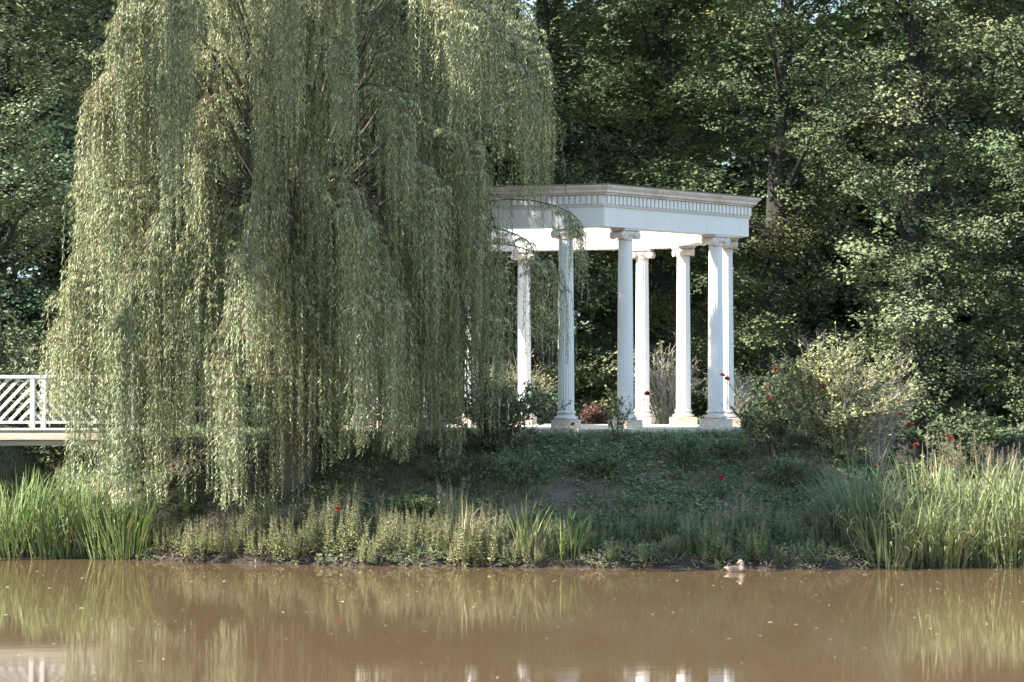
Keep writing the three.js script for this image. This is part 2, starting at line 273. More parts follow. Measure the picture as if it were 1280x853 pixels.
// ------------------------------------------------------------------ trees
/** a sprig of leaves used again and again in one crown */
function sprig(seed, n, rad, flat, len, wid, cols) {
  R = rng(seed); const b = new MB();
  for (let k = 0; k < n; k++) {
    const a = rr(0, 2 * PI), r = Math.sqrt(R()) * rad, o = V3(Math.cos(a) * r, gauss() * rad * flat, Math.sin(a) * r), d = V3(Math.cos(a + gauss() * 0.9), rr(-0.55, 0.25), Math.sin(a + gauss() * 0.9)).normalize();
    const nn = V3(gauss() * 0.55, 1, gauss() * 0.55).normalize(), l = len * rr(0.6, 1.35);
    b.leaf(o, d, nn, l, l * wid, vary(pick(cols), 0.14), 0.15, 0.45);
  }
  for (let k = 0; k < 2; k++) { const a = rr(0, 2 * PI); b.tube([V3(0, -rad * 0.1, 0), V3(Math.cos(a) * rad * 0.95, gauss() * 0.1, Math.sin(a) * rad * 0.95)], 0.006, 0.003, [0.05, 0.04, 0.03], 3); }
  return b.geo();
}
const GREENS = { mid: [[0.085, 0.125, 0.05], [0.115, 0.15, 0.066], [0.068, 0.105, 0.046]], cool: [[0.072, 0.128, 0.066], [0.095, 0.15, 0.08], [0.06, 0.11, 0.058]], yellow: [[0.17, 0.185, 0.06], [0.13, 0.155, 0.06], [0.19, 0.19, 0.07]], pale: [[0.17, 0.195, 0.10], [0.14, 0.17, 0.09]] };
const SPRIGS = Object.fromEntries(Object.entries(GREENS).map(([k, c], i) => [k, [sprig(50 + i, 72, 0.6, 0.24, 0.115, 0.68, c), sprig(70 + i, 64, 0.55, 0.32, 0.10, 0.74, c), sprig(90 + i, 26, 0.7, 0.34, 0.27, 0.72, c)]]));
const bark = [0.036, 0.031, 0.027];
function crownMeshes(parent, spots, kind, tint = 1) {
  SPRIGS[kind].forEach((g, v) => { const mine = spots.filter((s, i) => (s.far ? 2 : i % 2) === v); if (!mine.length) return;
    const im = new THREE.InstancedMesh(g, M.leaf, mine.length), q = new THREE.Quaternion(), e = new THREE.Euler(), m = new THREE.Matrix4(), c = new THREE.Color(); im.name = 'crown'; im.userData.kind = 'stuff'; im.castShadow = im.receiveShadow = true;
    mine.forEach((s, i) => { e.set(gauss() * 0.5, rr(0, 6.28), gauss() * 0.5); q.setFromEuler(e); const k = rr(0.75, 1.3) * (s.k || 1), t = rr(0.75, 1.25) * tint; im.setMatrixAt(i, m.compose(s.p, q, V3(k, k, k))); im.setColorAt(i, c.setRGB(t * (s.y || 1), t, t * 0.95)); });
    parent.add(im); });
}
function tree(name, label, category, group, x, d, h, cr, cb, kind, seed, o = {}) {
  R = rng(seed); const y0 = hgt(x, d), t = thing(name, label, category, V3(x, y0 - 0.1, -d), group), b = new MB(), rad = o.rad || h * 0.016, lean = o.lean || V3(gauss() * 0.5, 0, gauss() * 0.5);
  const tp = curve([V3(0, -0.3, 0), V3(gauss() * 0.2, h * 0.3, gauss() * 0.2), V3(lean.x, h * 0.62, lean.z), V3(lean.x * 1.5, h * 0.92, lean.z * 1.5)], 10);
  b.tube(tp, rad * 1.25, rad * 0.2, bark, 9); const spots = [], tc = new THREE.CatmullRomCurve3(tp), limbs = new MB();
  const n = o.limbs || 62, per = o.per || 20;
  for (let k = 0; k < n; k++) {
    const f = Math.pow((k + R()) / n, 0.9), yy = lerp(cb, h, f), prof = Math.pow(Math.sin(PI * clamp(0.16 + 0.80 * f)), 0.6), a = k * 2.39996 + gauss() * 0.4, r = cr * prof * rr(0.5, 1.08) * (o.over ? 0.62 + 0.62 * f : 1);
    const s = tc.getPoint(clamp((yy - r * 0.45) / h, 0.08, 0.97)), ax = tc.getPoint(clamp(yy / h / 0.92, 0, 1)), e = V3(ax.x + Math.cos(a) * r, yy, ax.z + Math.sin(a) * r), m = s.clone().lerp(e, 0.55).add(V3(gauss() * 0.3, rr(0, 0.5), gauss() * 0.3)), pts = curve([s, m, e], 5);
    limbs.tube(pts, rad * lerp(0.42, 0.14, f), 0.012, bark, 4); const yel = o.yellow ? (R() < o.yellow ? rr(1.15, 1.45) : rr(0.9, 1.1)) : rr(0.9, 1.1);
    const high = y0 + yy > 3.38 + 496 * (d + 3) / FOC + 1; for (let q = 0; q < per * (high ? 0.6 : 1); q++) { const w = pts[Math.min(5, 1 + Math.floor(Math.pow(R(), 0.7) * 5))].clone(); w.add(V3(gauss() * 0.95 * (o.clump || 1), gauss() * 0.36 * (o.clump || 1), gauss() * 0.95 * (o.clump || 1))); if (w.y < 0.3) w.y = 0.3 + R(); spots.push({ p: w, y: yel, k: o.k || 1, far: high || o.far }); }
  }
  mesh('trunk', b.geo(true), M.bark, t); mesh('limbs', limbs.geo(true), M.bark, t);
  crownMeshes(t, spots, kind, o.tint); return t;
}
const WOOD = 'broadleaf trees of the wood behind the pavilion', BACK = 'tall trees deep in the wood';
const rowA = [[-17.5, 77, 24, 5, 'cool'], [-12.6, 80, 25, 5, 'mid'], [-8, 78, 24, 4.8, 'cool'], [-3.4, 80, 25, 4.8, 'mid'], [1.2, 79, 24, 4.4, 'mid'], [4.9, 82, 26, 4.2, 'yellow'], [8.4, 78, 24, 4.6, 'mid'], [12.4, 76, 25, 4.8, 'pale'], [16.8, 75, 26, 5, 'mid']];
const rowLabels = ['dark green broadleaf tree rising behind the leafy tree with the thick trunk', 'mid green broadleaf tree showing between the willow and the thick dark trunk', 'dark green broadleaf tree almost hidden behind the weeping willow', 'mid green broadleaf tree half covered by the willow beside the pavilion roof', 'mid green broadleaf tree right behind the front corner of the pavilion roof', 'yellowish green broadleaf tree rising over the pavilion roof', 'mid green broadleaf tree behind the twiggy shrub next to the end columns', 'pale leaved broadleaf tree behind the low rose bush and reeds', 'mid green broadleaf tree behind the tan plumes of the reed bed'];
rowA.forEach(([x, d, h, r, k], i) => tree('broadleaf_tree', rowLabels[i], 'tree', WOOD, x, d, h, r, 1.4, k, 200 + i, { limbs: 52, per: x < -1 && x > -10 ? 16 : 27, clump: 1.15, yellow: k === 'mid' ? 0.12 : 0, over: 1 }));
for (let i = 0; i < 10; i++) tree('woodland_tree', 'tall slim tree deep in the shade of the wood', 'tree', BACK, -22.5 + i * 5 + (i % 2) * 0.8, 88 + (i * 7 % 5) * 1.7, [24, 25, 24, 23, 19, 16, 17, 16.5, 19, 22][i], 4.6, 1, 'mid', 300 + i, { limbs: 70, per: 18, k: 1.35, far: true });
tree('bank_tree', 'leafy tree with thick dark trunk behind the footbridge', 'tree', null, -13.75, 65, 15, 4.6, 4.8, 'pale', 401, { limbs: 58, per: 18, rad: 0.27, tint: 1.25 });
tree('shade_tree', 'tall unseen tree on the mainland, leaned over the pond to shade the bank', 'tree', null, -14.2, 49.2, 16.6, 2.7, 12.2, 'mid', 402, { limbs: 42, per: 15, rad: 0.16, lean: V3(2.9, 0, 3.0), far: true });  // added out of view; crown, lean and thin trunk set to shade the bank

// understorey
/** shrub: stems fanning out of one base, side twigs, leaves along them */
function shrub(name, label, group, pos, o, seed) {
  R = rng(seed); const t = thing(name, label, o.cat || 'shrub', pos, group), st = new MB(), lf = new MB(), ends = [];
  const { w, h, stems = 14, side = 7, leaves = 9, len = 0.06, wid = 0.5, cols = GREENS.mid, stemCol = [0.10, 0.075, 0.055], bare = 0, r = 0.012, flat = 0.8 } = o;
  for (let k = 0; k < stems; k++) {
    const a = k * 2.39996 + gauss() * 0.4, q = Math.sqrt((k + 0.5) / stems), hh = h * (1 - 0.35 * q * q) * rr(o.wild || 0.72, 1.05), e = V3(Math.cos(a) * w / 2 * q * rr(0.8, 1.1), hh, Math.sin(a) * w / 2 * q * flat), c = curve([V3(e.x * 0.12, -0.08, e.z * 0.12), V3(e.x * 0.45 + gauss() * w * 0.07, hh * (0.48 + (o.arch || 0.08)), e.z * 0.45 + gauss() * w * 0.07), e.clone().add(V3(gauss() * 0.1, 0, 0))], 6);
    st.tube(c, r, r * 0.35, vary(stemCol, 0.2), 4); const nude = R() < bare; ends.push(e);
    for (let s = 0; s < side; s++) {
      const f = rr(o.low ?? 0.28, 1), o0 = c[Math.floor(f * 5.99)].clone(), d = V3(gauss() + e.x / w, rr(0.2, 1.0), gauss() + e.z / w).normalize(), l = h * rr(0.1, 0.28), pts = [o0, o0.clone().addScaledVector(d, l * 0.55).add(V3(gauss() * 0.03, 0.02, gauss() * 0.03)), o0.clone().addScaledVector(d, l).add(V3(gauss() * 0.05, rr(0, 0.06), gauss() * 0.05))];
      st.tube(pts, r * 0.5, r * 0.2, vary(stemCol, 0.2), 3);
      if (nude) { for (let q2 = 0; q2 < 3; q2++) { const p = pts[1].clone().lerp(pts[2], R()), dd = V3(gauss(), rr(0, 1), gauss()).normalize(); st.tube([p, p.clone().addScaledVector(dd, l * 0.35)], r * 0.3, r * 0.15, vary(stemCol, 0.2), 3); } if (R() < 0.75) continue; }
      for (let q2 = 0; q2 < leaves; q2++) { const p = pts[0].clone().lerp(pts[2], R()).add(V3(gauss() * 0.03, gauss() * 0.03, gauss() * 0.03)), dd = V3(gauss(), rr(-0.5, 0.7), gauss()).normalize(), n = V3(gauss() * 0.7, 1, gauss() * 0.7).normalize(), ll = len * rr(0.6, 1.3); lf.leaf(p, dd, n, ll, ll * wid, vary(pick(cols), 0.25), 0.15, 0.45); }
    }
  }
  mesh('stems', st.geo(true), M.twig, t); mesh('foliage', lf.geo(), M.leaf, t).userData.kind = 'stuff'; t.userData_ends = ends; return t;
}
/** a rose: overlapping cupped petals */
const roseGeo = (() => { R = rng(5); const b = new MB();
  for (let k = 0; k < 22; k++) { const a = k * 2.39996, q = Math.sqrt((k + 1) / 22), o = V3(Math.cos(a) * 0.008 * q, 0.01 * (1 - q), Math.sin(a) * 0.008 * q), d = V3(Math.cos(a) * q, 1.15 - q, Math.sin(a) * q).normalize(), n = V3(-Math.cos(a) * (1.15 - q), q, -Math.sin(a) * (1.15 - q)).normalize(); b.broad(o, d, n, 0.062, 0.07, vary([1, 1, 1], 0.15), -0.2); }
  return b.geo(); })();
const petal = c => leafPetal[c] || (leafPetal[c] = new THREE.MeshPhysicalMaterial({ vertexColors: true, side: THREE.DoubleSide, roughness: 0.9, transmission: 0.2, thickness: 0, color: c })), leafPetal = {};
function roses(t, px, py, d, color, s = 1) { // bearing, height and distance of the bloom
  const m = mesh('rose_bloom', roseGeo, petal(color), t); s *= 0.95; m.position.set(at(px, d), EYE + (496 - py) * d / FOC, -d).sub(t.position); m.scale.setScalar(s); m.rotation.set(rr(0.2, 0.9), rr(0, 6), rr(-0.4, 0.4));
  // the shoot that carries it, from inside the bush
  const b = new MB(), e = m.position.clone(), s0 = V3(e.x * 0.55 + gauss() * 0.05, Math.max(0.05, e.y - 0.55), e.z * 0.6); const c = curve([s0, s0.clone().lerp(e, 0.5).add(V3(gauss() * 0.05, -0.03, gauss() * 0.05)), e], 5); b.tube(c, 0.006, 0.004, [0.06, 0.075, 0.03], 3); mesh('flower_stem', b.geo(), M.twig, t);
  const l = new MB(); for (let k = 0; k < 12; k++) { const p = c[Math.floor(R() * 5)].clone(), dd = V3(gauss(), rr(-0.4, 0.5), gauss()).normalize(); l.leaf(p, dd, V3(gauss() * 0.5, 1, gauss() * 0.5).normalize(), 0.06, 0.034, vary([0.06, 0.09, 0.035], 0.2)); } mesh('leaves', l.geo(), M.leaf, t).userData.kind = 'stuff'; }

const UND = 'dark bushes under the wood';
for (let i = 0; i < 12; i++) { const x = -17 + i * 3.05; shrub('understorey_bush', 'dense rounded bush at the foot of the wood', UND, V3(x, hgt(x, 71.5 + (i % 3)), -71.5 - (i % 3)), { w: 3.6, h: [3.4, 2.8, 3.0, 2.6, 2.4, 2.2, 2.6, 2.4, 2.8, 2.6, 2.2, 2.6][i], stems: 26, side: 12, leaves: 12, len: 0.15, wid: 0.6, cols: GREENS.mid, cat: 'bush' }, 500 + i); }

// ------------------------------------------------------------------ weeping willow
{
  R = rng(77); const WX = -4.75, WD = 52.2, base = V3(WX, hgt(WX, WD) - 0.1, -WD), wl = thing('weeping_willow', 'large weeping willow with long hanging strands in front of the pavilion', 'tree', base);
  const strandGeo = (L, seed) => { R = rng(seed); const b = new MB(), pts = [], sw = gauss() * 0.10, sz = gauss() * 0.10; for (let k = 0; k <= 4; k++) { const t = k / 4; pts.push(V3(sw * Math.sin(t * 2.6) + gauss() * 0.012, -L * t, sz * Math.sin(t * 2.2) + gauss() * 0.012)); } pts.unshift(V3(-0.3, -0.02, 0), V3(-0.13, 0.05, 0));
    b.tube(pts, 0.005, 0.002, [0.14, 0.11, 0.045], 3); const c = new THREE.CatmullRomCurve3(pts), n = Math.round(L * 35);
    for (let k = 0; k < n; k++) { const t = (k + R()) / n, p = c.getPoint(t), a = rr(0, 2 * PI), dn = rr(0.6, 2.0), d = V3(Math.cos(a), -dn, Math.sin(a)).normalize(), nn = V3(-Math.sin(a) * rr(-1, 1) + Math.cos(a) * dn, 1, Math.cos(a) * rr(-1, 1) + Math.sin(a) * dn).normalize(), l = rr(0.08, 0.135) * (t > 0.9 ? 0.7 : 1), pale = R(); b.leaf(p, d, nn, l, rr(0.017, 0.024), vary(pale < 0.55 ? [0.26, 0.32, 0.145] : pale < 0.87 ? [0.46, 0.47, 0.32] : [0.45, 0.39, 0.21], 0.22), 0.2, 0.4); }
    return b.geo(); };
  const LENS = [0.7, 1.2, 1.2, 1.9, 1.9, 2.7, 2.7], geos = LENS.map((l, i) => strandGeo(l, 900 + i)), put = LENS.map(() => []); R = rng(79);
  const tr = new MB(), br = new MB(), col = [0.11, 0.09, 0.06], twc = [0.17, 0.12, 0.06];
  const tp = curve([V3(0, -0.4, 0), V3(0.15, 2, 0), V3(-0.1, 4.2, 0.1), V3(0.1, 6, 0)], 8); tr.tube(tp, 0.55, 0.36, col, 10); mesh('trunk', tr.geo(true), M.bark, wl);
  const top = V3(0.1, 5.8, 0);
  const addStrand = (p, want) => { let best = 0, bd = 9; LENS.forEach((l, i) => { const q = Math.abs(Math.log(want / l)) + R() * 0.12; if (q < bd) { bd = q; best = i; } }); put[best].push([p.clone(), want / LENS[best], Math.atan2(-(p.z - 0), p.x) + gauss() * 0.7]); };
  function bough(tip, from, w, n, len, opt = {}) {       // tip in world metres (x, y, d)
    const e = V3(tip[0], tip[1], -tip[2]).sub(base), s = from || top.clone().add(V3(e.x * 0.22, Math.max(0, e.y - 7.4) * 0.75, e.z * 0.22)), m = s.clone().lerp(e, 0.55); m.y = Math.max(s.y, e.y) + rr(0.2, 0.7);
    const over = e.clone().add(V3(e.x - s.x, 0, e.z - s.z).normalize().multiplyScalar(rr(0.15, 0.4))); over.y -= rr(0.4, 0.9); const pts = curve([s, m, e, over], 12); br.tube(pts, opt.r || 0.032, 0.008, col, 5);
    for (let k = 0; k < n; k++) { const t = lerp(opt.t0 ?? 0.35, 1, Math.pow(R(), 0.75)), i = Math.min(11, Math.floor(t * 12)), q = pts[i].clone().lerp(pts[i + 1], t * 12 - i), off = V3(gauss() * w, 0, gauss() * w * 0.8); off.y = -off.length() * 0.35; const p = q.clone().add(off);
      if (off.length() > 0.12) br.tube([q, q.clone().lerp(p, 0.6).add(V3(0, 0.08, 0)), p], 0.009, 0.005, twc, 3);
      let L = len * rr(0.45, 1.25); const wp = p.clone().add(base), gy = hgt(wp.x, -wp.z) + 0.15; let fl = gy; const px = 640 + FOC * wp.x / -wp.z;
      fl = Math.max(fl, 1.0 + 0.5 * vnoise(px * 0.09, 7)); if (opt.t0 === undefined && px > 600 + 75 * R()) fl = Math.max(fl, 6.9 + 1.5 * vnoise(px * 0.08, 5)); if (px > 350) fl = Math.max(fl, lerp(0.9, px < 640 ? 2.3 : 4.0, sstep(365, 440, px)) + 1.0 * (vnoise(px * 0.06, 3 + wp.z) - 0.35)); else if (px < 85) fl = Math.max(fl, 2.9); if (opt.floor) fl = opt.floor + rr(0, 0.6);
      L = Math.min(L, p.y + base.y - fl); if (L > 0.35) addStrand(p, L); }
  }
  // dome of boughs: height tiers, each round the trunk; the side towards the pavilion stays in front of it
  const tiers = [[5.0, 5.1, 11], [6.4, 5.3, 13], [7.9, 5.35, 14], [9.4, 5.3, 15], [10.9, 5.0, 14], [12.3, 4.4, 12], [13.6, 3.2, 9], [14.6, 1.8, 6]];
  tiers.forEach(([y, r, n], ti) => { for (let k = 0; k < n; k++) { const a = (k + ti * 0.37) / n * 2 * PI + gauss() * 0.1, q = rr(0.42, 1.0), x = Math.max(WX - 0.05 + Math.cos(a) * r * q, -9.1 + R() * 0.45); let d = WD - 0.45 - Math.sin(a) * Math.min(r, Math.sin(a) > 0 ? 3.5 : 3.5) * q; if (d > 54.6 && y < 8.6) d = 54.6 - rr(0, 0.6);
    const rightLow = x > -1.0 && y < 6.6; if (rightLow && R() < 0.5) continue; const lx = x < -6.5 ? 1.2 : 1; bough([x, y + gauss() * 0.75, d], null, rr(0.16, 0.32), Math.round(54 * lx), (2.5 + (y < 6 ? 0.9 : 0)) * rr(0.75, 1.3)); } });
  // the lower skirt by the bridge and the thin spray in front of the column
  for (const [x, y, d] of [[-9.3, 5.0, 51.2], [-9.0, 5.1, 50.6], [-8.2, 4.9, 50.4], [-7.3, 4.7, 50.2], [-6.4, 4.6, 50.0], [-5.6, 4.3, 50.0], [-5.0, 4.2, 50.1], [-4.7, 6.4, 50.2], [-4.2, 6.0, 50.4], [-4.5, 5.2, 50.3], [-3.9, 4.9, 50.4], [-4.9, 7.6, 50], [-8.6, 3.9, 51.2], [-7.0, 3.7, 50.6], [-9.6, 5.1, 52.3]]) bough([x, y, d], null, 0.4, 34, 2.9);
  for (const [x, y, d] of [[0.55, 10.9, 52], [0.2, 10.4, 51.2], [0.5, 9.9, 52.8], [-0.4, 11.3, 50.8], [-9.1, 6.6, 51.6], [-9.1, 5.9, 51], [-8.8, 6.4, 50.7], [-8.3, 5.7, 51.4], [-7.8, 6.5, 50.5], [-7.2, 5.8, 51.2], [-6.8, 6.6, 50.3], [-9.4, 5.4, 52.6], [-8.9, 5.2, 52.4], [-8.0, 5.0, 52], [-7.4, 4.9, 51.6], [-6.2, 5.6, 50.4], [-5.2, 12.2, 49.9], [-4.6, 11.4, 49.6], [-5.8, 13.2, 50.4], [-4.2, 13.0, 50.2], [-5.0, 10.6, 49.5], [-4.9, 13.9, 50.6], [-0.2, 12.4, 52.2], [-0.9, 13.0, 51.6], [-1.2, 12.2, 53.2], [0.3, 11.8, 53], [-8.9, 8.2, 51.8], [-9.0, 8.6, 52.4], [-8.4, 11.2, 51.6]]) bough([x, y, d], null, 0.2, 34, 2.7);
  for (const [x, y, d] of [[-3.4, 6.6, 51], [-2.9, 7.4, 51.8], [-2.5, 6.1, 50.6], [-2.1, 7.0, 52.4], [-1.7, 6.3, 51.2], [-1.2, 7.2, 51.8], [-0.9, 6.5, 52.6], [-0.5, 7.3, 52.2], [-0.3, 6.2, 53], [-3.0, 5.4, 52.6], [-1.5, 5.5, 52.8], [-2.3, 8.2, 50.8], [-1.0, 8.4, 51], [-3.6, 5.6, 50.8], [-3.1, 6.0, 50.4], [-2.7, 5.2, 51.4], [-2.2, 5.8, 50.6], [-1.8, 5.0, 51.8], [-1.3, 6.0, 50.9], [-0.8, 5.4, 51.6], [-0.4, 5.9, 51.4], [-3.4, 7.6, 50.6], [-2.6, 6.8, 50.2], [-1.9, 7.8, 50.6], [-0.6, 7.8, 51.3], [-3.5, 4.7, 52.4], [-3.0, 4.9, 51.9], [-2.4, 4.6, 52.3], [-1.9, 4.9, 52.7], [-1.4, 4.6, 52.2], [-0.9, 4.8, 52.8], [-0.4, 4.9, 52.4], [-2.1, 5.4, 53.2]]) bough([x, y, d], null, 0.3, 30, 3.2);
  bough([1.25, 7.35, 52.6], V3(1.95, 4.3, -0.6), 0.09, 30, 1.35, { t0: 0.55, floor: 5.0, r: 0.022 });
  bough([0.35, 6.7, 52.4], V3(1.95, 4.4, -0.2), 0.22, 26, 2.6, { t0: 0.45, r: 0.025 });
  bough([0.75, 6.35, 52.8], V3(2.2, 4.3, -0.6), 0.18, 22, 2.4, { t0: 0.6, r: 0.02 });
  mesh('branches', br.geo(true), M.bark, wl);
  const items = [], m4 = new THREE.Matrix4(), q4 = new THREE.Quaternion(), e4 = new THREE.Euler();
  geos.forEach((g, v) => put[v].forEach(([p, s, az]) => { e4.set(gauss() * 0.04, az, gauss() * 0.04); q4.setFromEuler(e4); const t = rr(0.8, 1.2); items.push([g, new THREE.Matrix4().compose(p, q4, V3(1, s, 1)), [t * rr(0.93, 1.1), t, t * rr(0.85, 1.05)]]); }));
  mesh('hanging_foliage', bake(items), M.willow, wl).userData.kind = 'stuff';
}

// ------------------------------------------------------------------ waterside plants
function blades(name, label, group, pos, o, seed) {
  R = rng(seed); const t = thing(name, label, o.cat, pos, group), b = new MB(), dry = new MB(), { n, h, w, spread, lean = 0.25, arch = 0.9, cols, dead = 0.1 } = o;
  for (let k = 0; k < n; k++) { const a = rr(0, 2 * PI), q = Math.sqrt(R()) * spread, p = V3(Math.cos(a) * q, 0, Math.sin(a) * q * 0.6); p.y = hgt(pos.x + p.x, -pos.z - p.z) - pos.y - 0.04; const d = R() < dead, out = a + gauss() * 0.8;
    (d ? dry : b).blade(p, out, h * rr(0.55, 1.1) * (d ? 0.9 : 1), w * rr(0.7, 1.2), lean * rr(0.1, 1.4), d ? rr(0.8, 2.6) : arch * Math.pow(R(), 1.6) * 1.8, vary(d ? [0.34, 0.27, 0.15] : pick(cols), 0.2), 6, gauss() * 0.6); }
  mesh('blades', b.geo(), M.blade, t).userData.kind = 'stuff'; if (dry.p.length) mesh('dry_blades', dry.geo(), M.dry, t).userData.kind = 'stuff'; return t;
}
const IRIS = [[0.16, 0.23, 0.055], [0.20, 0.26, 0.07], [0.13, 0.20, 0.055]], REED = [[0.19, 0.23, 0.08], [0.24, 0.26, 0.10], [0.14, 0.19, 0.07]], SEDGE = [[0.11, 0.16, 0.07], [0.14, 0.19, 0.085]], STRAW = [[0.25, 0.22, 0.10], [0.2, 0.2, 0.08]];
[[-12, 51.9], [14, 51.7], [38, 51.75], [62, 51.6], [88, 51.6], [112, 51.5], [140, 51.3], [163, 51.2], [26, 52.4], [75, 52.3]].forEach(([px, d], i) => blades('iris_clump', 'bright green sword-leaved iris clump in the shallows below the footbridge', 'iris clumps below the footbridge', on(px, d > 52 ? d : shore(at(px, 51.4)) + 0.02 + (i % 3) * 0.12), { cat: 'iris', n: 95, h: 1.5 + (i % 3) * 0.12, w: 0.034, spread: 0.42, lean: 0.3, arch: 0.85, cols: IRIS, dead: 0.1 }, 600 + i));
[[1085, 48.9, 1.55], [1060, 49.2, 1.5], [1075, 49.5, 1.6]].forEach(([px, d, h], i) => blades('sedge_tussock', 'dark green arching sedge tussock between shaded bank and reed bed', 'arching sedge tussocks', on(px, d), { cat: 'sedge', n: 210, h: h + 0.25, w: 0.022, spread: 0.38, lean: 0.45, arch: 1.5, cols: SEDGE, dead: 0.1 }, 640 + i));
for (let i = 0; i < 22; i++) { const px = 1112 + (i % 11) * 18.5 + (i > 10 ? 8 : 0), d = shore(at(px, 49)) + 0.02 + (i > 10 ? 1.4 : 0) + (i * 7 % 4) * 0.1; blades('reed_clump', 'tall pale green reed clump in the sunlit bed beside the sedge', 'reed bed clumps', on(px, d), { cat: 'reeds', n: 80, h: 1.4 + i % 11 * 0.06 + (i > 10 ? 0.3 : 0), w: 0.036, spread: 0.45, lean: 0.42, arch: 1.4, cols: REED, dead: 0.16 }, 650 + i); }
[[578, 48.8, 1.35, STRAW], [590, 48.8, 1.2, STRAW], [655, 48.75, 1.25, IRIS], [665, 48.7, 1.1, STRAW], [703, 48.65, 1.0, IRIS], [716, 48.65, 0.95, IRIS]].forEach(([px, d, h, cols], i) => blades('water_grass', cols === STRAW ? 'yellowing water grass tuft at the lit edge of the pond' : 'green water grass tuft at the pond edge among pale herbs', cols === STRAW ? 'yellowing grass tufts' : 'green grass tufts', on(px, d), { cat: 'grass tuft', n: 26, h, w: 0.03, spread: 0.16, lean: 0.28, arch: 0.5, cols, dead: 0.2 }, 690 + i));
// feathery plumes over the reed bed
for (let i = 0; i < 3; i++) { R = rng(720 + i); const pos = on(1190 + i * 38, 51.6 + i * 0.2), t = thing('plume_grass', 'tan feathery grass plumes rising behind the reed bed', 'grass', pos, 'plume grasses behind the reeds'), b = new MB(), s = new MB();
  for (let k = 0; k < 26; k++) { const a = rr(0, 6.28), q = rr(0, 0.6), hh = rr(1.5, 2.1), o = V3(Math.cos(a) * q, -0.1, Math.sin(a) * q), e = V3(o.x + gauss() * 0.2, hh, o.z + gauss() * 0.2), c = curve([o, o.clone().lerp(e, 0.5), e], 5); s.tube(c, 0.006, 0.003, [0.25, 0.2, 0.11], 3); for (let j = 0; j < 46; j++) { const p = e.clone().add(V3(gauss() * 0.03, -R() * 0.34, gauss() * 0.03)); b.leaf(p, V3(gauss(), rr(0.4, 1.4), gauss()).normalize(), dirRand(), rr(0.03, 0.06), 0.007, vary([0.33, 0.26, 0.17], 0.2)); } }
  mesh('stalks', s.geo(), M.twig, t); mesh('plumes', b.geo(), M.dry, t).userData.kind = 'stuff'; }

// upright flowering herbs
function herbGeo(seed, cols, tips, n, h, spread) { R = rng(seed); const b = new MB(), s = new MB();
  for (let k = 0; k < n; k++) { const a = rr(0, 6.28), q = Math.sqrt(R()) * spread, hh = h * rr(0.5, 1.1), o = V3(Math.cos(a) * q, -0.06, Math.sin(a) * q * 0.7), e = V3(o.x + gauss() * 0.12 + Math.cos(a) * 0.06, hh, o.z + gauss() * 0.12), c = new THREE.CatmullRomCurve3([o, o.clone().lerp(e, 0.5).add(V3(gauss() * 0.03, 0, gauss() * 0.03)), e]);
    s.tube(c.getPoints(4), 0.005, 0.0025, [0.13, 0.12, 0.05], 3); const nl = Math.round(hh * 80);
    for (let j = 0; j < nl; j++) { const t = 0.08 + 0.92 * (j / nl), p = c.getPoint(t), az = j * 1.9 + gauss() * 0.5, l = lerp(0.085, 0.02, Math.pow(t, 1.4)) * rr(0.8, 1.2), d = V3(Math.cos(az), rr(0.0, 0.9), Math.sin(az)).normalize(); b.leaf(p, d, V3(-Math.cos(az) * 0.5 + gauss() * 0.5, 1, -Math.sin(az) * 0.5 + gauss() * 0.5).normalize(), l, l * 0.36, vary(t > 0.72 ? pick(tips) : pick(cols), 0.22)); } }
  return [s.geo(), b.geo()]; }
const PALE = [[0.27, 0.28, 0.12], [0.22, 0.25, 0.10], [0.33, 0.32, 0.16]], PTIP = [[0.42, 0.38, 0.23], [0.45, 0.37, 0.28], [0.36, 0.35, 0.18]], SHADE_GREENS = [[0.15, 0.20, 0.08], [0.12, 0.17, 0.065]], SHADE_TIPS = [[0.26, 0.26, 0.14], [0.3, 0.27, 0.17]];  // last two sets: darker greens, the shade of the bank put into the leaf colour
const herbL = [0, 1, 2, 3, 4].map(i => herbGeo(740 + i, PALE, PTIP, 20 + i * 5, [0.62, 0.9, 0.74, 0.55, 0.8][i], [0.26, 0.3, 0.4, 0.46, 0.34][i])), herbS = [0, 1, 2, 3, 4].map(i => herbGeo(750 + i, SHADE_GREENS, SHADE_TIPS, 20 + i * 5, [0.5, 0.8, 0.62, 0.4, 0.66][i], [0.28, 0.26, 0.4, 0.5, 0.34][i]));
function herb(set, i, px, d, s, label, group) { const t = thing('herb_clump', label, 'herb', on(px, d), group); mesh('stems', set[i % 5][0], M.twig, t); mesh('foliage', set[i % 5][1], M.leaf, t).userData.kind = 'stuff'; t.scale.set(s * rr(0.9, 1.2), s, s); t.rotation.y = i * 2.1; }
R = rng(760);
for (let i = 0; i < 27; i++) { const px = 200 + i * 9.8 + rr(-7, 7); herb(herbL, Math.floor(R() * 5), px, shore(at(px, 49.6)) + 0.1 + Math.pow(R(), 1.3) * 1.3, rr(0.6, 1.12) + (px > 390 && px < 455 ? 0.22 : 0), 'pale seeding herb clump below the hanging willow strands', 'pale herbs under the willow'); }
for (let i = 0; i < 21; i++) { const px = 484 + i * 9.6 + rr(-6, 6); herb(herbL, Math.floor(R() * 5), px, shore(at(px, 48.8)) + 0.1 + Math.pow(R(), 1.3) * 1.2, rr(0.6, 1.1) + (px > 560 && px < 610 ? 0.2 : 0), 'pale seeding herb clump beside the yellow water grass', 'pale herbs by the water grass'); }
